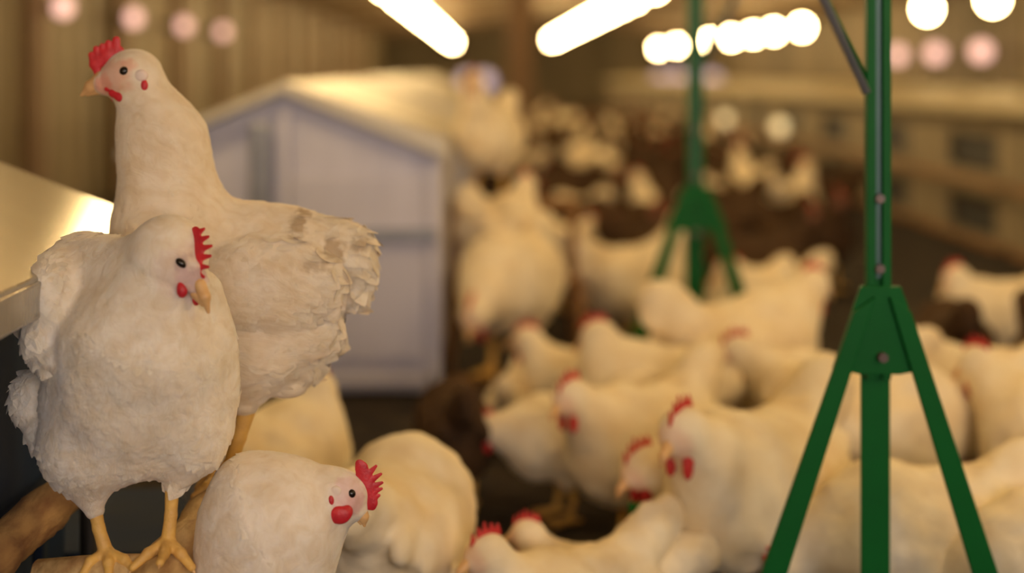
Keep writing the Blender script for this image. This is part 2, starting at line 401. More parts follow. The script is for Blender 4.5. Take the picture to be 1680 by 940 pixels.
# ---- grey gabled nest houses in the middle left
def house(name, label, x0, x1, y0, y1, eave, ridge, mb, mr, group=None, cut=None):
    xm = (x0+x1)/2; t = thing(name, label, 'nest house', (xm, y0, 0), 0, group); hw = (x1-x0)/2; L = y1-y0
    b = MB(); b.prism([(-hw, .012), (hw, .012), (hw, eave), (0, ridge), (-hw, eave)], 'y', 0.01, L-.01); b.build('body', mb, t, bevel=.004)
    b = MB(); s = (ridge-eave)/hw; o = .035
    b.prism([(0, ridge+.004), (hw+o, eave-s*o+.004), (hw+o, eave-s*o+.058), (0, ridge+.036)], 'y', -.05, L+.02); b.build('roof_panel', mr, t, bevel=.003)
    b = MB(); b.prism([(0, ridge+.004), (-hw-o, eave-s*o+.004), (-hw-o, eave-s*o+.026), (0, ridge+.03)], 'y', -.05, L+.02); b.build('roof_panel', mr, t, bevel=.003)
    b = MB()
    for x in (-hw, hw): b.box((x-.018, -.012, 0), (x+.018, .012, eave))
    b.box((-.016, -.012, .04), (.016, .008, ridge-.02)); b.box((-hw, -.012, .03), (hw, .008, .07)); b.build('corner_trim', mb, t, bevel=.003)
    for x in (-hw+.04, hw-.04):
        b = MB(); b.box((x-.03, .04, 0), (x+.03, .10, .013)); b.box((x-.03, L-.1, 0), (x+.03, L-.04, .013)); b.build('foot', M['pipe'], t)
    return t
hs = house('nest_house', 'grey sheet metal nest house with pale gabled roof behind the tall perched hen', -.93, -.145, 3.73, 5.6, .636, .795, M['house'], M['houseroof'])
b = MB(); b.box((.02, -.012, .10), (.37, .004, .58)); b.build('end_panel', M['house'], hs, bevel=.003)
b = MB(); b.box((-.085, -.045, .50), (-.030, -.012, .72)); b.build('door_handle_plate', M['galv'], hs, bevel=.006)
b = MB(); b.box((.06, -.03, .41), (.40, -.012, .445)); b.build('latch_bar', M['galv'], hs, bevel=.004)
house('nest_house', 'second grey nest house, its pale roof seen behind the first one', -.93, -.13, 5.85, 8.6, .65, .80, M['house'], M['houseroof'])
house('nest_house', 'farthest nest house with pale roof beyond the stacked hens', -.91, -.11, 8.9, 13, .65, .80, M['house'], M['houseroof'])

# ---- near nest house at the left edge: sloping sheet roof over navy panels
t = thing('nest_house', 'near nest house at the frame edge with shiny sloping roof and navy side panels', 'nest house', (-1.0, .9, 0))
sl = math.tan(math.radians(21)); ex = -.465+1.0; L = 1.10
b = MB(); b.prism([(ex, .612), (ex, .640), (-.30, .640+sl*(ex+.30)), (-.30, .612+sl*(ex+.30))], 'y', 0, L); b.prism([(ex-.012, .598), (ex+.004, .598), (ex+.004, .636), (ex-.012, .636)], 'y', 0, L); b.build('roof_panel', M['nearroof'], t, bevel=.003)
b = MB(); b.prism([(-.28, .05), (ex-.12, .05), (ex-.12, .60), (ex-.12, .63), (-.28, .60+sl*(ex+.26))], 'y', .04, L-.04); b.build('body', M['navy'], t, bevel=.003)
b = MB(); b.box((ex-.12, .05, .30), (ex-.095, L-.05, .325)); b.box((ex-.12, .05, .04), (ex-.095, L-.05, .07))
for y in (.42, .66, .90): b.box((ex-.12, y, .05), (ex-.10, y+.025, .31))
b.build('frame_rail', M['navy2'], t, bevel=.003)
for y in (.46, .70):
    b = MB(); b.box((ex-.12, y, .08), (ex-.106, y+.18, .29)); b.build('side_panel', M['navy2'], t, bevel=.004)
for y in (.08, L-.12):
    b = MB(); b.box((ex-.17, y, 0), (ex-.13, y+.04, .06)); b.box((-.26, y, 0), (-.22, y+.04, .06)); b.build('leg', M['pipe'], t)

# ---- blue-grey feed box on the floor behind the perch
t = thing('feed_box', 'low blue-grey metal feed box on the floor behind the legs of the plump hen', 'feed box', (-.56, 2.05, 0))
b = MB(); b.prism([(-.09, 0), (.09, 0), (.11, .15), (-.11, .15)], 'y', 0, .30); b.build('body', M['navy2'], t, bevel=.004)
b = MB(); b.box((-.12, -.01, .15), (.12, .31, .162)); b.build('lid', M['navy'], t, bevel=.003)
b = MB(); b.box((-.03, -.012, .08), (.03, .006, .09)); b.build('handle', M['galv'], t, bevel=.002)
# ---- perches
def log(name, A, B, r, m, label, jit=.05, posts=()):
    A = Vector(A); B = Vector(B); t = thing(name, label, 'perch', (A.x, A.y, 0)); o = Vector((A.x, A.y, 0))
    b = MB(); n = 46; pts = []; rr = []
    for i in range(n+1):
        f = i/n; p = A.lerp(B, f)-o; p += Vector((math.sin(f*9)*.003, 0, math.sin(f*7+1)*.003)); pts.append(p); rr.append(r*(1+.05*math.sin(f*23)+.03*math.sin(f*41)))
    b.tube(pts, rr, 22, jit=jit*.6); b.build('rail', m, t)
    for f in posts:
        p = A.lerp(B, f)-o; b = MB(); b.tube([(p.x, p.y, 0), (p.x, p.y, p.z-r*.6)], [.016, .014], 10); b.build('post', M['pipe'], t)
    return t
p1 = W(262, 972, 1.46); p2 = W(366, 830, 1.68); d = (p2-p1)
pl = log('wooden_perch', p1-d*1.3, p1+d*1.22, .035, M['tanwood'], 'thick tan wooden perch under the feet of the two large hens', posts=(.04, .96))
a = W(60, 957, 1.485); c = W(262, 955, 1.485); o_ = Vector(pl.location)
b = MB(); b.tube([a-o_, a.lerp(c, .5)-o_+Vector((0, 0, .003)), c-o_], [.024, .026, .028], 18, jit=.03); b.build('crossbar', M['tanwood'], pl)
q1 = W(0, 903, 1.5); q2 = W(112, 803, 1.71); d = q2-q1
log('wooden_perch', q1-d*1.0, q1+d*1.5, .026, M['bark'], 'reddish brown bark-covered perch beside the navy nest house', .07, posts=(.04, .96))

# ---- green stands
def stand(px, D, ytop, label, brace, s=1.0):
    x = (px-CX)/F*D; t = thing('feeder_stand', label, 'stand', (x, D, 0)); zt = CZ-(ytop-HY)/F*D; w2 = .0158*s
    b = MB(); b.box((-w2, -.005, zt-.12*s), (-w2*.28, .012, 1.95)); b.box((w2*.28, -.005, zt-.12*s), (w2, .012, 1.95)); b.box((-w2*.3, .004, zt-.12*s), (w2*.3, .012, 1.95)); b.build('pole', M['green'], t, bevel=.0012)
    b = MB(); b.box((-w2*.27, .001, zt+.01), (w2*.27, .004, 1.95)); b.build('highlight_strip', M['strip'], t, bevel=.001)  # strip coloured to imitate the highlight along the folded pole
    b = MB(); b.box((-.019*s, .0125, 0), (.019*s, .018, zt)); b.box((-.02*s, -.02, 0), (.02*s, .06, .004)); b.build('leg', M['green'], t, bevel=.001)
    k = s
    b = MB(); b.prism([(-.026*k, zt+.002), (.026*k, zt+.002), (.034*k, zt-.02), (.062*k, zt-.105), (.024*k, zt-.112), (-.024*k, zt-.112), (-.062*k, zt-.105), (-.034*k, zt-.02)], 'y', -.013, -.0055); b.build('gusset_plate', M['green'], t, bevel=.0012)
    for sg, sp in ((-1, .345), (1, .325)):
        x0 = .020*k; hgt = zt-.03; xb = x0+sp*hgt; ww = .020*k
        b = MB(); b.prism([(sg*(x0-ww*.55), zt-.01), (sg*(x0+ww*.85), zt-.03), (sg*(xb+ww), .004), (sg*(xb-ww), .004)], 'y', -.022, -.0135)
        b.box((sg*xb-.03, -.04, 0), (sg*xb+.03, .01, .004)); b.build('leg', M['green'], t, bevel=.0012)
    for z in (zt+.115*k, zt+.024*k, zt-.088*k):
        b = MB(); b.tube([(0, -.026 if z < zt else -.011, z), (0, 0, z)], .0065*k, 6); b.build('bolt', M['bolt'], t)
    sg = brace; zb = CZ-(130-HY)/F*D if px > 1300 else CZ-(95-HY)/F*D; hgt = 1.90-zb
    b = MB(); b.tube([(sg*w2, 0, zb), (sg*(w2+.50*hgt), 0, 1.90)], .0042*k, 8); b.build('brace', M['green'], t)
    b = MB(); b.tube([(sg*(w2+.002), -.01, zb-.018), (sg*(w2+.46*hgt+.012), -.01, 1.90)], .0058*k, 8); b.build('steel_rod', M['galv'], t)
    return t
stand(1441, 1.85, 470, 'large green steel stand with splayed legs, nearest of the green stands', -1)
stand(1141, 3.7, 308, 'smaller blurred green steel stand further back behind the pale hens', 1, 1.3)
a = W(1046, 825, 2.08); c = W(1085, 1074, 2.08); c.z = 0
t = thing('green_bracket', 'dark green slanting steel bracket below the hens beside the drinker pipe', 'bracket', (c.x, c.y, 0))
b = MB(); b.prism([(a.x-c.x-.014, a.z), (a.x-c.x+.014, a.z), (.016, .004), (-.016, .004)], 'y', -.004, .004); b.build('bar', M['green'], t, bevel=.001)
b = MB(); b.box((-.04, -.03, 0), (.04, .03, .004)); b.build('foot_plate', M['green'], t)
zz = CZ-(866-HY)/F*2.3
t = thing('drinker_pipe', 'thin dark drinker pipe running level behind the legs of the green stand', 'pipe', ((1230-CX)/F*2.3, 2.3, 0))
b = MB(); b.tube([(-.13, 0, zz), (.27, 0, zz)], .008, 10); b.build('pipe', M['pipe'], t)
for x in (-.12, .26):
    b = MB(); b.tube([(x, 0, 0), (x, 0, zz)], .006, 8); b.build('support', M['pipe'], t)

# ================================================================== FOREGROUND HENS (sculpted around joints measured in the photograph)
WHITE = np.array([.86, .80, .71]); PINK = np.array([.80, .42, .36]); STAIN = np.array([.34, .22, .10])
def plumage_mesh(name, xf, tint, barb, keep, lift, scale=(1.55, .72)):
    C0, FL, NN, SZ, SD = LAST[0]; VV = []; FF = []; nu, nv = 7, 5
    for q in range(len(C0)):
        kp = keep(C0[q])
        if rng.random() > kp: continue
        Ln = SZ[q]*scale[0]*rng.uniform(.8, 1.25); wd = SZ[q]*scale[1]*rng.uniform(.8, 1.15); lf = lift(C0[q])*rng.uniform(.5, 1.4); cu = rng.uniform(.10, .22); tw = rng.normal(0, .12)
        f, n_, sdv = FL[q], NN[q], SD[q]; b0 = len(VV)
        for i in range(nu):
            u = i/(nu-1); wu = wd*(math.sin(math.pi*(.14+.80*u))**.75)
            for j in range(nv):
                v = (j/(nv-1)-.5)*2; rag = 1-.03*abs(v)*((i+j) % 2)
                p = C0[q]+f*(Ln*(u-.42)*rag+Ln*-.10*v*v*u)+sdv*(v*wu+tw*u*wd)+n_*(-.9+lf*Ln*u*u-cu*wu*v*v)
                VV.append(p)
        for i in range(nu-1):
            for j in range(nv-1): a = b0+i*nv+j; FF.append((a, a+1, a+nv+1, a+nv))
    VV = np.array(VV); col = tint(VV); U = barb(VV)
    me = mesh_from(name, xf(VV).tolist(), FF, True)
    at = me.attributes.new('tint', 'FLOAT_COLOR', 'POINT'); at.data.foreach_set('color', np.concatenate([col, np.ones((len(col), 1))], 1).astype(np.float32).ravel())
    at = me.attributes.new('barb', 'FLOAT_VECTOR', 'POINT'); at.data.foreach_set('vector', U.astype(np.float32).ravel())
    return me
def sstep(x, a, b): t = min(max((x-a)/(b-a), 0), 1); return t*t*(3-2*t)
class PHen:
    """units: 1/F of the hen's distance; points are (across, depth, up)"""
    def __init__(s, D, label, base):
        s.D = D; s.s = D/F; s.base = Vector(s.to(np.array([base]))[0]); s.base.z = s.base.z
        s.t = thing('hen', label, 'hen', s.base)
    def to(s, V):
        return np.stack([(V[:, 0]-CX)*s.s, s.D+V[:, 1]*s.s, CZ+(V[:, 2]+HY)*s.s], 1)
    def xf(s, V): return s.to(V)-np.array(s.base)
    def part(s, name, prims, h, m, parent=None, label=None, **k):
        me = sculpt(name, prims, h, s.xf, **k); o = link(name, me, M[m], parent or s.t)
        if label: o['label'] = label
        return o
    def front(s, prims, x, y, side=-1):
        ys = np.arange(-320, 320, 1.0)[::(1 if side < 0 else -1)]
        P = np.array([P3(x, y, q) for q in ys]); d = sdf(P, prims); k = np.argmax(d < 0)
        return ys[k] if d[k] < 0 else 0
RAW = False
def P3(x, y, d=0):
    # a point seen in the photograph at (x, y), d further away than the hen's own distance
    f = 1 if RAW else 1+d/F
    return (CX+(x-CX)*f, d, -(HY+(y-HY)*f))
def C(a, b, ra, rb, k=20): return ('c', P3(*a), P3(*b), ra, rb, k)
def E(c, r, k=20, R=None): return ('e', P3(*c), (r[0], r[2], r[1]), R, k)      # radii: across, up, depth
def tinter(face, stains, seed=1, base=WHITE):
    def f(V):
        c = np.tile(base, (len(V), 1)); nz = vnoise(V, 6, seed); n2 = vnoise(V, 26, seed+5)
        c *= (1+.035*n2+.02*nz)[:, None]
        for (x, y, d), r, col, st in face:
            q = np.linalg.norm(V-np.array(P3(x, y, d)), axis=1)/r+.22*nz; a = np.clip((1.15-q)/.35, 0, 1)*st; c = c*(1-a[:, None])+np.array(col)*a[:, None]
        for (x, y, d), r, st in stains:
            q = np.linalg.norm((V-np.array(P3(x, y, d)))/np.array([r[0], r[2], r[1]]), axis=1)+.45*nz+.3*n2; a = np.clip((1.05-q)/.5, 0, 1)*st; c = c*(1-a[:, None])+STAIN*a[:, None]
        return np.clip(c, 0, 1)
    return f
def plume(head, tail, sz, am, neckr=150):
    hd = np.array(P3(*head)); tl = np.array(P3(*tail))
    def flow(V):
        f = tl-V; f /= np.linalg.norm(f, axis=1)[:, None]; return f+np.array([0, 0, -.35])
    def near(V): return np.clip((np.linalg.norm(V-hd, axis=1)-45)/neckr, 0, 1)
    def size(V): return sz[0]+(sz[1]-sz[0])*near(V)
    def amp(V): return am[0]+(am[1]-am[0])*near(V)
    def go(V, N):
        V = V+N*(vnoise(V, 34, 3)*2.0*near(V)+vnoise(V, 9, 4)*.4*near(V))[:, None]
        return shingles(V, N, flow, size, amp)
    return go
def barbs(tail):
    t_ = np.array(P3(*tail))
    def f(V):
        q = V-t_; d_ = np.linalg.norm(q, axis=1)[:, None]; q = q/d_*(d_.mean()/5.5+.0*d_)
        q = q+np.stack([vnoise(V, 24, 11), vnoise(V, 24, 12), vnoise(V, 24, 13)], 1)*2.2
        return q+np.array([0, 0, 1.0])*d_/22
    return f
def comb_part(h, pts, thick=.3, depth=0, res=1.3, R=None):
    """pts: list of (x,y,r)->(x,y,r) strokes in the blade's own plane, squeezed to a thin blade"""
    prims = [C((a[0], a[1], 0), (b_[0], b_[1], 0), a[2], b_[2], 3) for a, b_ in pts]
    V, Fc = surfnet(prims, res); V = project(V, prims, res*.5); V[:, 1] *= thick
    if R is not None:
        o, ax, ay = R; V = np.array(P3(*o))+V[:, :1]*np.array(ax)+(-V[:, 2:3])*np.array(ay)+V[:, 1:2]*np.cross(np.array(ax)/np.linalg.norm(ax), np.array(ay)/np.linalg.norm(ay))
    else: V[:, 1] += depth
    me = mesh_from('comb', h.xf(V).tolist(), Fc.tolist(), True); return link('comb', me, M['comb'], h.t)
def leg_part(h, pts, toes, r, m='leg'):
    global RAW
    RAW = True; prims = []
    for i in range(len(pts)-1): prims.append(C(pts[i], pts[i+1], r[i], r[i+1], 4))
    f = pts[-1]
    for toe in toes:
        prev = f; n = len(toe)
        for j, q in enumerate(toe):
            prims.append(C(prev, q, r[-1]*(.92-.2*j), r[-1]*(.75-.2*j), 4)); prev = q
    o = h.part('leg', prims, 2.0, m)
    for toe in toes:
        a = np.array(toe[-1], float); bq = np.array(toe[-2] if len(toe) > 1 else f, float); dr = (a-bq)/np.linalg.norm(a-bq)
        e = a+dr*11+np.array([0, 5, 0]); h.part('claw', [C(tuple(a), tuple(e), 3.6, 1.0, 1)], 1.1, 'beak', o)
    RAW = False; return o
def eye_part(h, prims, x, y, r, side=-1, ry=1, tilt=0):
    d = h.front(prims, x, y, side)
    o = h.part('eye', [E((x, y, d-side*r*.35), (r, r*ry, r*.8), 1, rotm('Y', tilt))], max(r/5, .8), 'eye')
    return d

# ---- hen B: front view, looking down to the right
B = PHen(1.50, 'plump white hen seen from the front on the tan perch, head turned down', (235, -20, -905))
bp = [
 E((238, 585, 0), (148, 140, 130)), E((225, 660, 25), (158, 118, 125), 40), E((175, 540, 110), (122, 120, 115), 50),
 C((245, 540, -30), (276, 432, -62), 112, 62, 40), E((276, 408, -64), (56, 54, 56), 24),
 C((290, 425, -82), (326, 466, -112), 38, 17, 12), C((268, 404, -104), (318, 438, -116), 9, 8, 12), C((276, 452, -104), (312, 466, -116), 12, 10, 10),
 C((215, 430, -20), (140, 440, 70), 40, 62, 50),
 E((96, 485, 30), (52, 78, 95), 22), E((78, 545, 20), (38, 62, 80), 14), E((104, 590, -10), (44, 36, 60), 12),
 E((55, 655, 70), (38, 50, 60), 12), E((78, 700, 60), (34, 48, 60), 10), E((50, 530, 70), (14, 20, 60), 8),
 E((150, 735, 5), (86, 78, 85), 24), C((140, 765, -5), (155, 836, -12), 52, 16, 18),
 E((318, 690, 5), (66, 88, 80), 22), C((305, 745, -5), (287, 798, -12), 54, 16, 18), E((225, 745, 10), (90, 40, 70), 20),
 C((335, 480, -10), (352, 640, 10), 30, 34, 30)]
lobes = [((300, 446, -112), 44, (.80, .68, .62), .8), ((312, 462, -118), 24, (.70, .48, .44), .8), ((266, 442, -112), 9, (.78, .36, .33), .6), ((322, 455, -112), 20, (.56, .42, .44), .85), ((298, 431, -112), 17, (.58, .46, .46), .85), ((306, 452, -112), 20, (.70, .52, .52), .7)]
tb = tinter(lobes, [((90, 600, -40), (22, 9, 60), .3), ((150, 700, -60), (40, 30, 80), .07)])
bb = barbs((160, 900, 150))
ob = B.part('body', bp, 3.4, 'feather', tint=tb, feather=plume((285, 420, -80), (160, 760, 150), (9, 22), (.5, 2.2)), barb=bb)
link('plumage', plumage_mesh('plumage_mesh', B.xf, tb, bb, lambda p: sstep(np.linalg.norm(p-np.array(P3(290, 420, -85))), 70, 150)*(0 if -p[2] > 800 else 1), lambda p: .02+.05*sstep(150-p[0], 0, 90)), M['feather'], B.t)
d = eye_part(B, bp, 298, 431, 12, ry=.6, tilt=38)
dd = -112
ob = B.part('beak', [C((328, 467, -121), (336, 487, -128), 10.5, 8.5, 6), C((336, 487, -128), (342, 512, -127), 8.5, 2.6, 5)], 1.4, 'beak')
B.part('lower_beak', [C((322, 482, -116), (333, 499, -126), 9, 4, 4)], 1.4, 'beak', ob)
comb_part(B, [((6, 2, 9), (36, -2, 11)), ((36, -2, 11), (78, 4, 8)), ((10, 0, 7), (4, -16, 2.5)), ((22, -2, 7), (18, -24, 2.5)), ((36, -4, 7), (34, -29, 2.5)), ((50, -2, 7), (50, -26, 2.5)), ((64, 0, 6), (67, -20, 2.5)), ((76, 2, 6), (82, -10, 2.5))], .42,
          R=((322, 374, -84), (.14, -.42, -.90), (-.86, .50, -.20)))
dw = B.front(bp, 300, 474)
B.part('wattle', [E((299, 477, dw-4), (8.5, 11, 7), 2), E((297, 470, dw-2), (6, 8, 6), 3)], 1.3, 'comb')
B.part('wattle', [E((322, 492, -100), (6, 9, 6), 2), C((322, 480, -98), (322, 492, -100), 5, 5, 2)], 1.3, 'comb')
leg_part(B, [(156, 815, -12), (166, 862, -14), (180, 901, -20)], [[(160, 908, -40), (150, 926, -58)], [(190, 908, -44), (196, 928, -62)], [(212, 906, -36), (236, 920, -52)], [(176, 908, 2), (170, 924, 14)]], [12, 10, 12])
leg_part(B, [(286, 782, -12), (284, 840, -16), (280, 883, -20)], [[(254, 893, -44), (232, 912, -56)], [(282, 890, -56), (284, 891, -92)], [(306, 894, -42), (326, 912, -54)], [(276, 888, 10), (270, 890, 26)]], [12, 10, 12])

# ---- hen A: tall, side view facing left, behind
A = PHen(1.67, 'tall white hen stretching its neck upright behind the plump hen, beak to the wall', (385, 0, -770))
ap = [
 E((214, 122, 0), (42, 37, 31)), C((205, 128, 0), (172, 136, 0), 33, 20, 10),
 C((226, 128, 0), (266, 232, 0), 38, 66, 30), C((266, 232, 0), (280, 345, 5), 66, 92, 40),
 E((300, 440, 10), (118, 120, 92), 50), E((430, 462, 20), (150, 122, 92), 50), E((440, 420, 20), (150, 82, 74), 30),
 E((455, 545, 15), (102, 88, 76), 30), C((425, 590, -10), (402, 660, -14), 66, 24, 24), E((350, 560, 0), (90, 90, 76), 40),
 E((452, 462, -62), (112, 74, 28), 14, rotm('Y', 8)), E((395, 470, -72), (60, 62, 22), 14), E((500, 545, -38), (60, 46, 24), 10),
 E((560, 425, 15), (58, 62, 50), 26), E((585, 405, 10), (32, 32, 36), 8), E((600, 440, 12), (20, 36, 30), 6), E((582, 476, 12), (24, 34, 30), 6), E((556, 492, 10), (26, 22, 28), 6), E((548, 388, 8), (30, 20, 34), 8),
 E((535, 560, 12), (28, 32, 30), 8), E((506, 604, 10), (26, 26, 30), 8), E((470, 632, 6), (34, 18, 30), 8)]
fc = [((188, 126, -28), 30, (.80, .50, .40), .85), ((172, 140, -20), 20, (.78, .32, .24), .7), ((214, 108, -30), 13, (.8, .4, .3), .6), ((215, 140, -30), 16, (.82, .56, .48), .7), ((236, 140, -30), 8, (.72, .08, .07), .9)]
st = [((486, 366, -50), (16, 26, 60), .62), ((548, 412, -45), (18, 20, 50), .6), ((590, 402, -30), (20, 14, 40), .5), ((500, 350, -30), (22, 7, 40), .7), ((515, 500, -60), (14, 18, 40), .38), ((525, 435, -60), (24, 14, 40), .4), ((575, 455, -40), (18, 14, 40), .25)]
ta = tinter(fc, st, 2, WHITE*np.array([.97, .93, .86])); ba_ = barbs((800, 640, 20))
A.part('body', ap, 3.4, 'feather', tint=ta, feather=plume((205, 125, 0), (720, 560, 20), (8, 26), (.4, 2.6), 260), barb=ba_)
link('plumage', plumage_mesh('plumage_mesh', A.xf, ta, ba_, lambda p: sstep(np.linalg.norm(p-np.array(P3(210, 125, 0))), 90, 230)*(0 if -p[2] > 640 else 1), lambda p: .02+.08*sstep(p[0], 440, 590)), M['feather'], A.t)
eye_part(A, ap, 204, 117, 8)
ob = A.part('beak', [C((168, 133, 0), (150, 143, 0), 17, 11, 6), C((150, 143, 0), (134, 156, 0), 11, 2.6, 4)], 1.4, 'beak')
A.part('lower_beak', [C((166, 147, 0), (143, 155, 0), 8, 3, 3)], 1.4, 'beak', ob)
comb_part(A, [((156, 106, 9), (176, 92, 12)), ((176, 92, 12), (196, 84, 8)), ((156, 104, 9), (150, 90, 5)), ((162, 98, 9), (158, 80, 5)), ((170, 92, 9), (168, 76, 5)), ((180, 86, 9), (178, 71, 5.5)), ((190, 84, 8), (191, 66, 6.5)), ((158, 108, 8), (160, 122, 5))], .34, 0)
dw = A.front(ap, 196, 150)
A.part('wattle', [E((202, 158, -32), (15, 10, 7), 2), E((189, 153, -27), (11, 8, 6), 5), E((179, 146, -22), (8, 5, 4), 4)], 1.4, 'comb')
A.part('wattle', [E((195, 160, 12), (14, 9, 6), 2)], 1.5, 'comb')
de = A.front(ap, 234, 126)
A.part('ear_lobe', [E((232, 124, de-1), (11, 10, 6), 2)], 1.5, 'lobe'); A.part('ear_lobe', [E((237, 141, A.front(ap, 237, 141)+1), (6, 10, 5), 2)], 1.3, 'comb', label='red lower ear lobe')
leg_part(A, [(412, 650, -14), (394, 715, -12), (374, 776, -10)], [[(348, 788, -34), (328, 802, -44)], [(368, 785, -44), (364, 786, -72)], [(388, 790, -30), (402, 806, -40)], [(376, 784, 14), (382, 786, 28)]], [17, 12, 12])
leg_part(A, [(372, 660, 44), (360, 715, 30), (352, 779, 40)], [[(334, 790, 26), (320, 806, 20)], [(348, 786, 14), (344, 790, 2)], [(368, 785, 24), (382, 792, 16)], [(356, 785, 58), (360, 787, 70)]], [13, 10, 10])

# ---- hen C: below, head lowered to the right
Cn = PHen(1.50, 'white hen below the perch with large upright red comb, looking down', (440, 10, -(HY+CZ*F/1.5)))
cp = [
 E((566, 812, 0), (38, 35, 31)), C((574, 820, 0), (589, 836, -4), 25, 14, 8),
 C((546, 812, 4), (450, 862, 10), 39, 113, 26), C((450, 862, 10), (420, 1000, 20), 113, 118, 50), E((412, 786, 30), (50, 34, 60), 30),
 E((400, 1090, 60), (132, 120, 130), 50), C((380, 1090, 110), (310, 1010, 220), 90, 40, 50), C((395, 1180, 30), (400, 1260, 30), 60, 20, 20), C((480, 1170, 30), (478, 1260, 30), 60, 20, 20)]
fc = [((572, 812, -30), 30, (.80, .62, .64), .9), ((580, 826, -24), 20, (.72, .45, .48), .7)]
tc_ = tinter(fc, [], 5, WHITE*np.array([1.02, 1.02, 1.04])); bc = barbs((250, 1300, 80))
Cn.part('body', cp, 3.6, 'feather', tint=tc_, feather=plume((570, 812, 0), (330, 1100, 80), (8, 20), (.4, 2.0), 200), barb=bc)
link('plumage', plumage_mesh('plumage_mesh', Cn.xf, tc_, bc, lambda p: sstep(np.linalg.norm(p-np.array(P3(566, 812, 0))), 55, 130)*(0 if -p[2] > 1150 else 1), lambda p: .02), M['feather'], Cn.t)
eye_part(Cn, cp, 576, 810, 7.5)
ob = Cn.part('beak', [C((590, 836, -4), (596, 848, -5), 13, 9, 5), C((596, 848, -5), (598, 862, -6), 9, 2.6, 4)], 1.4, 'beak')
Cn.part('lower_beak', [C((585, 844, -4), (592, 858, -5), 7, 3, 3)], 1.4, 'beak', ob)
comb_part(Cn, [((594, 766, 10), (598, 800, 15)), ((598, 800, 15), (608, 824, 12)), ((592, 768, 9), (590, 760, 7)), ((602, 780, 7), (617, 764, 2.4)), ((604, 790, 7), (625, 777, 2.4)), ((606, 800, 7), (627, 791, 2.4)), ((608, 808, 7), (626, 801, 2.4)), ((610, 818, 7), (622, 812, 2.6)), ((606, 828, 8), (612, 832, 4))], .3, -2)
Cn.part('wattle', [E((557, 845, -47), (18, 14.5, 7), 2), E((570, 839, -42), (9, 10, 6), 6)], 1.5, 'comb')
Cn.part('wattle', [E((562, 846, 30), (17, 13, 6), 2)], 1.6, 'comb')
Cn.part('ear_lobe', [E((551, 806, Cn.front(cp, 551, 806)+1), (9, 9, 5), 2)], 1.4, 'lobe'); Cn.part('ear_lobe', [E((543, 822, Cn.front(cp, 543, 822)+1), (5, 9, 4), 2)], 1.3, 'comb', label='pink lower ear lobe')
gy = HY+CZ*F/1.5
for x in (400, 478): leg_part(Cn, [(x, 1250, 30), (x, 1340, 30), (x, gy-14, 26)], [[(x-26, gy-8, -4), (x-46, gy-6, -24)], [(x, gy-8, -10), (x, gy-6, -40)], [(x+26, gy-8, -4), (x+44, gy-6, -24)], [(x, gy-8, 50), (x, gy-6, 62)]], [13, 11, 12])

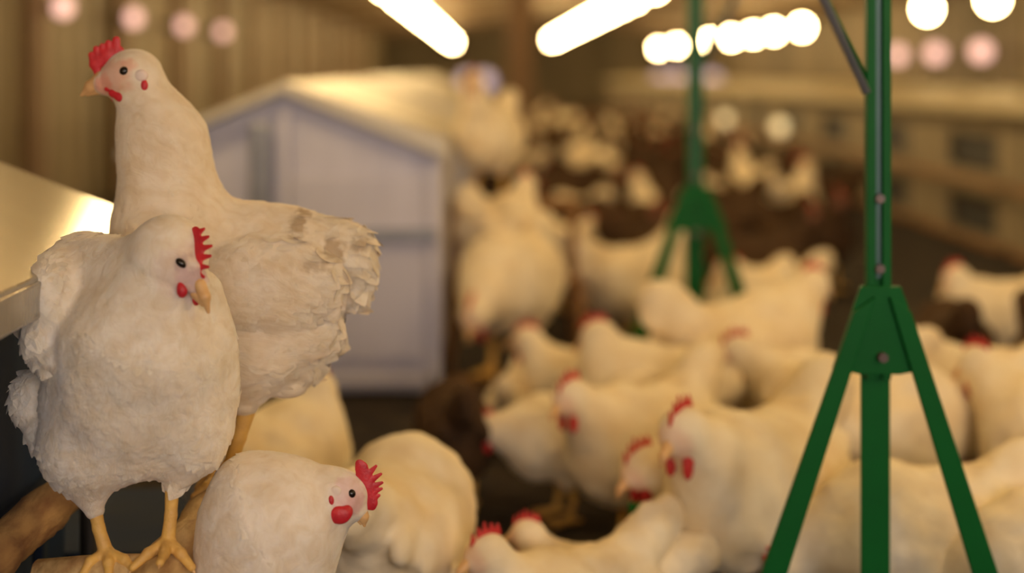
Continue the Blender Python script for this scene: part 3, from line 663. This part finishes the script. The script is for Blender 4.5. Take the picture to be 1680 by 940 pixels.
# ================================================================== THE FLOCK
def flock_hen(kind, neck, head, look, tail=(-.215, .33), sit=0, brown=False, fine=True):
    """a hen facing +x with feet on z=0"""
    z = -sit
    def c(a, b_, ra, rb, k=.03): return ('c', (a[0], a[1] if len(a) > 2 else 0, a[-1]+z), (b_[0], b_[1] if len(b_) > 2 else 0, b_[-1]+z), ra, rb, k)
    def e(cn, r, k=.03, R=None): return ('e', (cn[0], cn[1], cn[2]+z), r, R, k)
    hv = Vector((look[0], 0, look[1])).normalized(); hp = Vector((head[0], 0, head[1]+z))
    pr = [e((0, 0, .205), (.145, .088, .095), .03, rotm('Y', -8)), e((.065, 0, .20), (.085, .082, .092), .05), c((-.08, 0, .23), (tail[0], 0, tail[1]), .07, .022, .05), e((tail[0]+.02, 0, tail[1]-.02), (.05, .022, .045), .03),
          e((-.03, .072, .21), (.11, .025, .06), .015), e((-.03, -.072, .21), (.11, .025, .06), .015), e((-.12, .05, .235), (.06, .018, .03), .015), e((-.12, -.05, .235), (.06, .018, .03), .015),
          c((.06, 0, .24), neck, .07, .045, .04), c(neck, head, .045, .03, .03),
          ('e', tuple(hp), (.033, .026, .029), None, .02), ('c', tuple(hp), tuple(hp+hv*.026), .025, .015, .01),
          c((0, .045, .15), (.005, .045, .10), .05, .016, .03), c((0, -.045, .15), (.005, -.045, .10), .05, .016, .03), e((-.05, 0, .15), (.09, .07, .06), .04)]
    h = .0075 if fine else .011
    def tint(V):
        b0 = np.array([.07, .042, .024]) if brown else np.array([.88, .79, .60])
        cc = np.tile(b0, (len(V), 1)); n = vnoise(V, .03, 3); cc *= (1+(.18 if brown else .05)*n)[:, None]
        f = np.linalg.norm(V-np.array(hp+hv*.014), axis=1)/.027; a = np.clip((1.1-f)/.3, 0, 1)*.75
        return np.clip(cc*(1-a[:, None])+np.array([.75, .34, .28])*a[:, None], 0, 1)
    def fea(V, N): return V+N*(vnoise(V, .028, 2)*.004+vnoise(V, .012, 5)*.0018)[:, None]*np.clip(np.linalg.norm(V-np.array(hp), axis=1)/.12-.3, 0, 1)[:, None]
    t = thing('hen', '', 'hen'); link('body', sculpt('flock_body', pr, h, None, tint, fea), M['feather_far'], t)
    up = Vector((-hv.z, 0, hv.x)); 
    def L(f, u, y=0): q = hp+hv*f+up*u; return (q.x, y, q.z)
    cb = [('c', L(.022, .016), L(.0, .030), .008, .010, .003), ('c', L(.0, .030), L(-.024, .030), .010, .006, .003)]
    for f in (.022, .010, -.002, -.014, -.025): cb.append(('c', L(f, .026), L(f-.002, .052-.5*abs(f)), .006, .0025, .002))
    V, Fc = surfnet(cb, .003); V = project(V, cb, .0015); V[:, 1] *= .4; link('comb', mesh_from('flock_comb', V.tolist(), Fc.tolist(), True), M['comb_far'], t)
    if fine:
        for y in (-.013, .013):
            me = sculpt('flock_wattle', [('e', L(.022, -.034, y), (.011, .005, .018), None, .003), ('c', L(.02, -.015, y), L(.02, -.028, y), .006, .008, .003)], .003); link('wattle', me, M['comb_far'], t)
            b = MB(); b.ball(L(.008, .006, 2.0*y), .0055, 10, 6); b.build('eye', M['eye'], t)
        me = sculpt('flock_beak', [('c', L(.034, .002), L(.052, -.004), .010, .006, .003), ('c', L(.052, -.004), L(.062, -.013), .006, .0018, .003)], .003); link('beak', me, M['beak'], t)
    if sit < .06:
        for y in (-.045, .045):
            me = sculpt('flock_leg', [('c', (.005, y, .115-sit), (-.012, y, .06-sit*.6), .013, .008, .004), ('c', (-.012, y, .06-sit*.6), (.0, y, .010), .008, .0075, .004)]+[('c', (.0, y, .010), (dx, y+dy, .006), .0075, .0045, .004) for dx, dy in ((.055, -.022), (.062, .002), (.052, .026), (-.03, 0))], .0042); link('leg', me, M['leg'], t)
    return t
protos = {}
def P(kind, *a, **k): protos[kind] = flock_hen(kind, *a, **k)
P('alert', (.115, .31), (.14, .385), (1, -.15))
P('calm', (.13, .27), (.185, .315), (1, -.35))
P('low', (.15, .20), (.205, .165), (.7, -.7), tail=(-.21, .31))
P('mid', (.145, .23), (.20, .245), (.9, -.45), tail=(-.21, .32))
P('peck', (.16, .15), (.20, .06), (.5, -.9), tail=(-.20, .33))
P('sit', (.11, .27), (.15, .33), (1, -.2), sit=.075)
P('tuck', (.10, .27), (.115, .315), (1, -.5), tail=(-.20, .30))
P('alert_far', (.115, .31), (.14, .385), (1, -.15), fine=False)
P('low_far', (.15, .20), (.205, .165), (.7, -.7), fine=False)
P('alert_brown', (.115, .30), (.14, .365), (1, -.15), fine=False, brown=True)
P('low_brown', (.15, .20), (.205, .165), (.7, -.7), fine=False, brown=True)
used = set(); placed = []
def put(kind, px, D, deg, label, z=0, s=1, group=None, tilt=0, X=None, hx=None):
    # px: where the hen stands; hx: reach of the neck, when the measured place is the hen's head
    if hx is not None: a_ = math.radians(deg); X = (px-CX)/F*D-hx*s*math.cos(a_); D = D-hx*s*math.sin(a_)
    o = protos[kind] if kind not in used else copy_tree(protos[kind]); used.add(kind)
    x = (px-CX)/F*D if X is None else X
    o.location = (x, D, z); o.rotation_euler = (0, math.radians(tilt), math.radians(deg)); o.scale = (s, s, s)
    o['label'] = label
    if group: o['group'] = group
    elif 'group' in o: del o['group']
    if z < .02: placed.append((x, D, s))
    return o
put('calm', 1335, 3.2, 35, 'pale hen in front of the rear green stand, head raised beside the near green pole', s=1.18, hx=.19)
put('calm', 1208, 2.80, 184, 'hen with small red comb looking over the clearest flock hen, amid pale backs', s=.96, hx=.19)
put('tuck', 1075, 2.86, 165, 'pale rounded hen back between the two green stands, below the rear stand', s=1.0)
put('sit', 968, 3.2, 165, 'pale hen resting low before the big blurred perched hen', s=.95)
put('calm', 935, 2.38, 225, 'white hen in profile with bright red comb, just left of the sharpest flock hen', s=.97, hx=.19)
put('calm', 1118, 2.0, 230, 'clearest white hen of the flock, facing the camera behind the splayed green leg', s=1.09, hx=.19)
put('mid', 1056, 2.18, 212, 'yellowish hen half hidden behind the clearest white flock hen', s=1.0, hx=.2)
put('tuck', 1575, 2.85, 172, 'pale hen back standing just beyond the right splayed leg of the green stand', s=1.0)
put('low', 1450, 2.52, 25, 'white hen rump seen between the green pole and its right leg', s=1.05)
put('low', 1500, 2.06, 190, 'nearest pale hen under the green stand at the bottom of the frame', s=.92)
put('calm', 1760, 2.36, 120, 'pale hen cut by the frame edge beyond the right green leg', s=1.05)
put('low', 1760, 1.95, 165, 'pale hen at the bottom corner outside the right green leg', s=.86)
put('low', 650, 1.98, 78, 'blurred yellowish white hen directly behind the red-combed lower hen', s=1.04)
put('tuck', 448, 2.30, 60, 'blurred yellow hen behind the yellow leg of the tall hen', s=1.0)
put('mid', 800, 2.66, 200, 'dim brownish white hen stooping over the dark floor gap', s=.76, hx=.2)
put('sit', 985, 2.05, 170, 'pale hen low in the dark gap at the bottom of the frame', s=.7)
put('sit', 800, 1.86, 215, 'hen with red comb at the bottom edge beside the blurred yellowish hen', s=.86, hx=.15)
put('low_brown', 745, 2.75, 100, 'dark brown hen in the gap between the grey nest house and the stooping hen', s=.78)
put('sit', 843, 3.25, 80, 'small cream hen in the dark gap under the big blurred hen', s=.66)
put('tuck', 1628, 3.75, 200, 'dim yellowish hen standing alone before the near end of the nest boxes', s=1.0)
put('low', 838, 3.72, 248, 'big blurred white hen with raised tail beside the grey nest house', s=1.2, z=.06)
# roost beside the house
t = thing('roost_stand', 'low wooden roost beside the grey nest house carrying two blurred hens', 'roost', (.0, 4.25, 0))
b = MB(); b.tube([(-.12, 0, .46), (.26, 0, .46)], .018, 12); b.build('rail', M['rail'], t)
b = MB(); b.tube([(-.12, -.28, .27), (.26, -.28, .27)], .018, 12); b.build('rail', M['rail'], t)
b = MB(); b.tube([(-.10, -.53, .042), (.26, -.53, .042)], .018, 12); b.build('rail', M['rail'], t)
for x in (-.09, .25):
    b = MB(); b.tube([(x, -.53, 0), (x, -.53, .042)], .014, 10); b.build('post', M['rail'], t)
for x in (-.11, .25):
    b = MB(); b.tube([(x, .02, 0), (x, .0, .46)], .014, 10); b.build('post', M['rail'], t)
    b = MB(); b.tube([(x, -.28, 0), (x, -.28, .27)], .014, 10); b.build('post', M['rail'], t)
put('alert', 802, 4.25, 250, 'upper blurred hen roosting beside the pale roof of the grey nest house', z=.47, s=.92)
put('sit', 822, 3.97, 60, 'lower blurred hen roosting just under the uppermost one by the grey house', z=.285, s=.95)

# the crowd on the litter
def free(x, y, r=.2):
    return all((x-a)**2+(y-b_)**2 > (r*(.85+.15*s))**2 for a, b_, s in placed)
cnt = 0; tries = 0
while cnt < 170 and tries < 40000:
    tries += 1
    u = random.random(); D = 2.9+(u**1.5)*17; X = random.uniform(-.02, 2.1)
    px = CX+X*F/D
    if px > 1760 or px < 700: continue
    if D < 4.9 and X < .42: continue
    if X > .55+1.2/D*3 and D > 3.7 and random.random() < .97: continue
    if px > 1360 and D > 3.4: continue
    if X < .13 and D > 4.9: continue
    if abs(px-853) < 60 and abs(D-11) < .4: continue
    if D < 3.9 and px < 1440: continue
    if abs(X-.536) < .32 and abs(D-3.7) < .25: continue
    if not free(X, D, .33 if D < 8 else .36): continue
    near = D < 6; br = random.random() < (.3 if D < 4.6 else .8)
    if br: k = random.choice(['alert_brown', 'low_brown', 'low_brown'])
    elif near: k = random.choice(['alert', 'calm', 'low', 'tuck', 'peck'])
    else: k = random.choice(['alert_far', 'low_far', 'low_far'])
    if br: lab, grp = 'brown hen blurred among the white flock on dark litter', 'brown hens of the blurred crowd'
    elif px < 1130: lab, grp = 'blurred white hen of the crowd in the middle aisle before the rear green stand', 'white crowd hens along the middle aisle'
    elif near: lab, grp = 'blurred white hen of the nearer crowd before the wooden nest boxes', 'white crowd hens before the near nest boxes'
    else: lab, grp = 'distant blurred white hen of the crowd along the nest box row', 'distant white crowd hens along the nest boxes'
    put(k, 0, D, random.uniform(0, 360), lab, s=random.uniform(.85, 1.08), group=grp, X=X); cnt += 1
for k, o in protos.items():
    if k not in used:
        for c_ in list(o.children): bpy.data.objects.remove(c_)
        bpy.data.objects.remove(o)
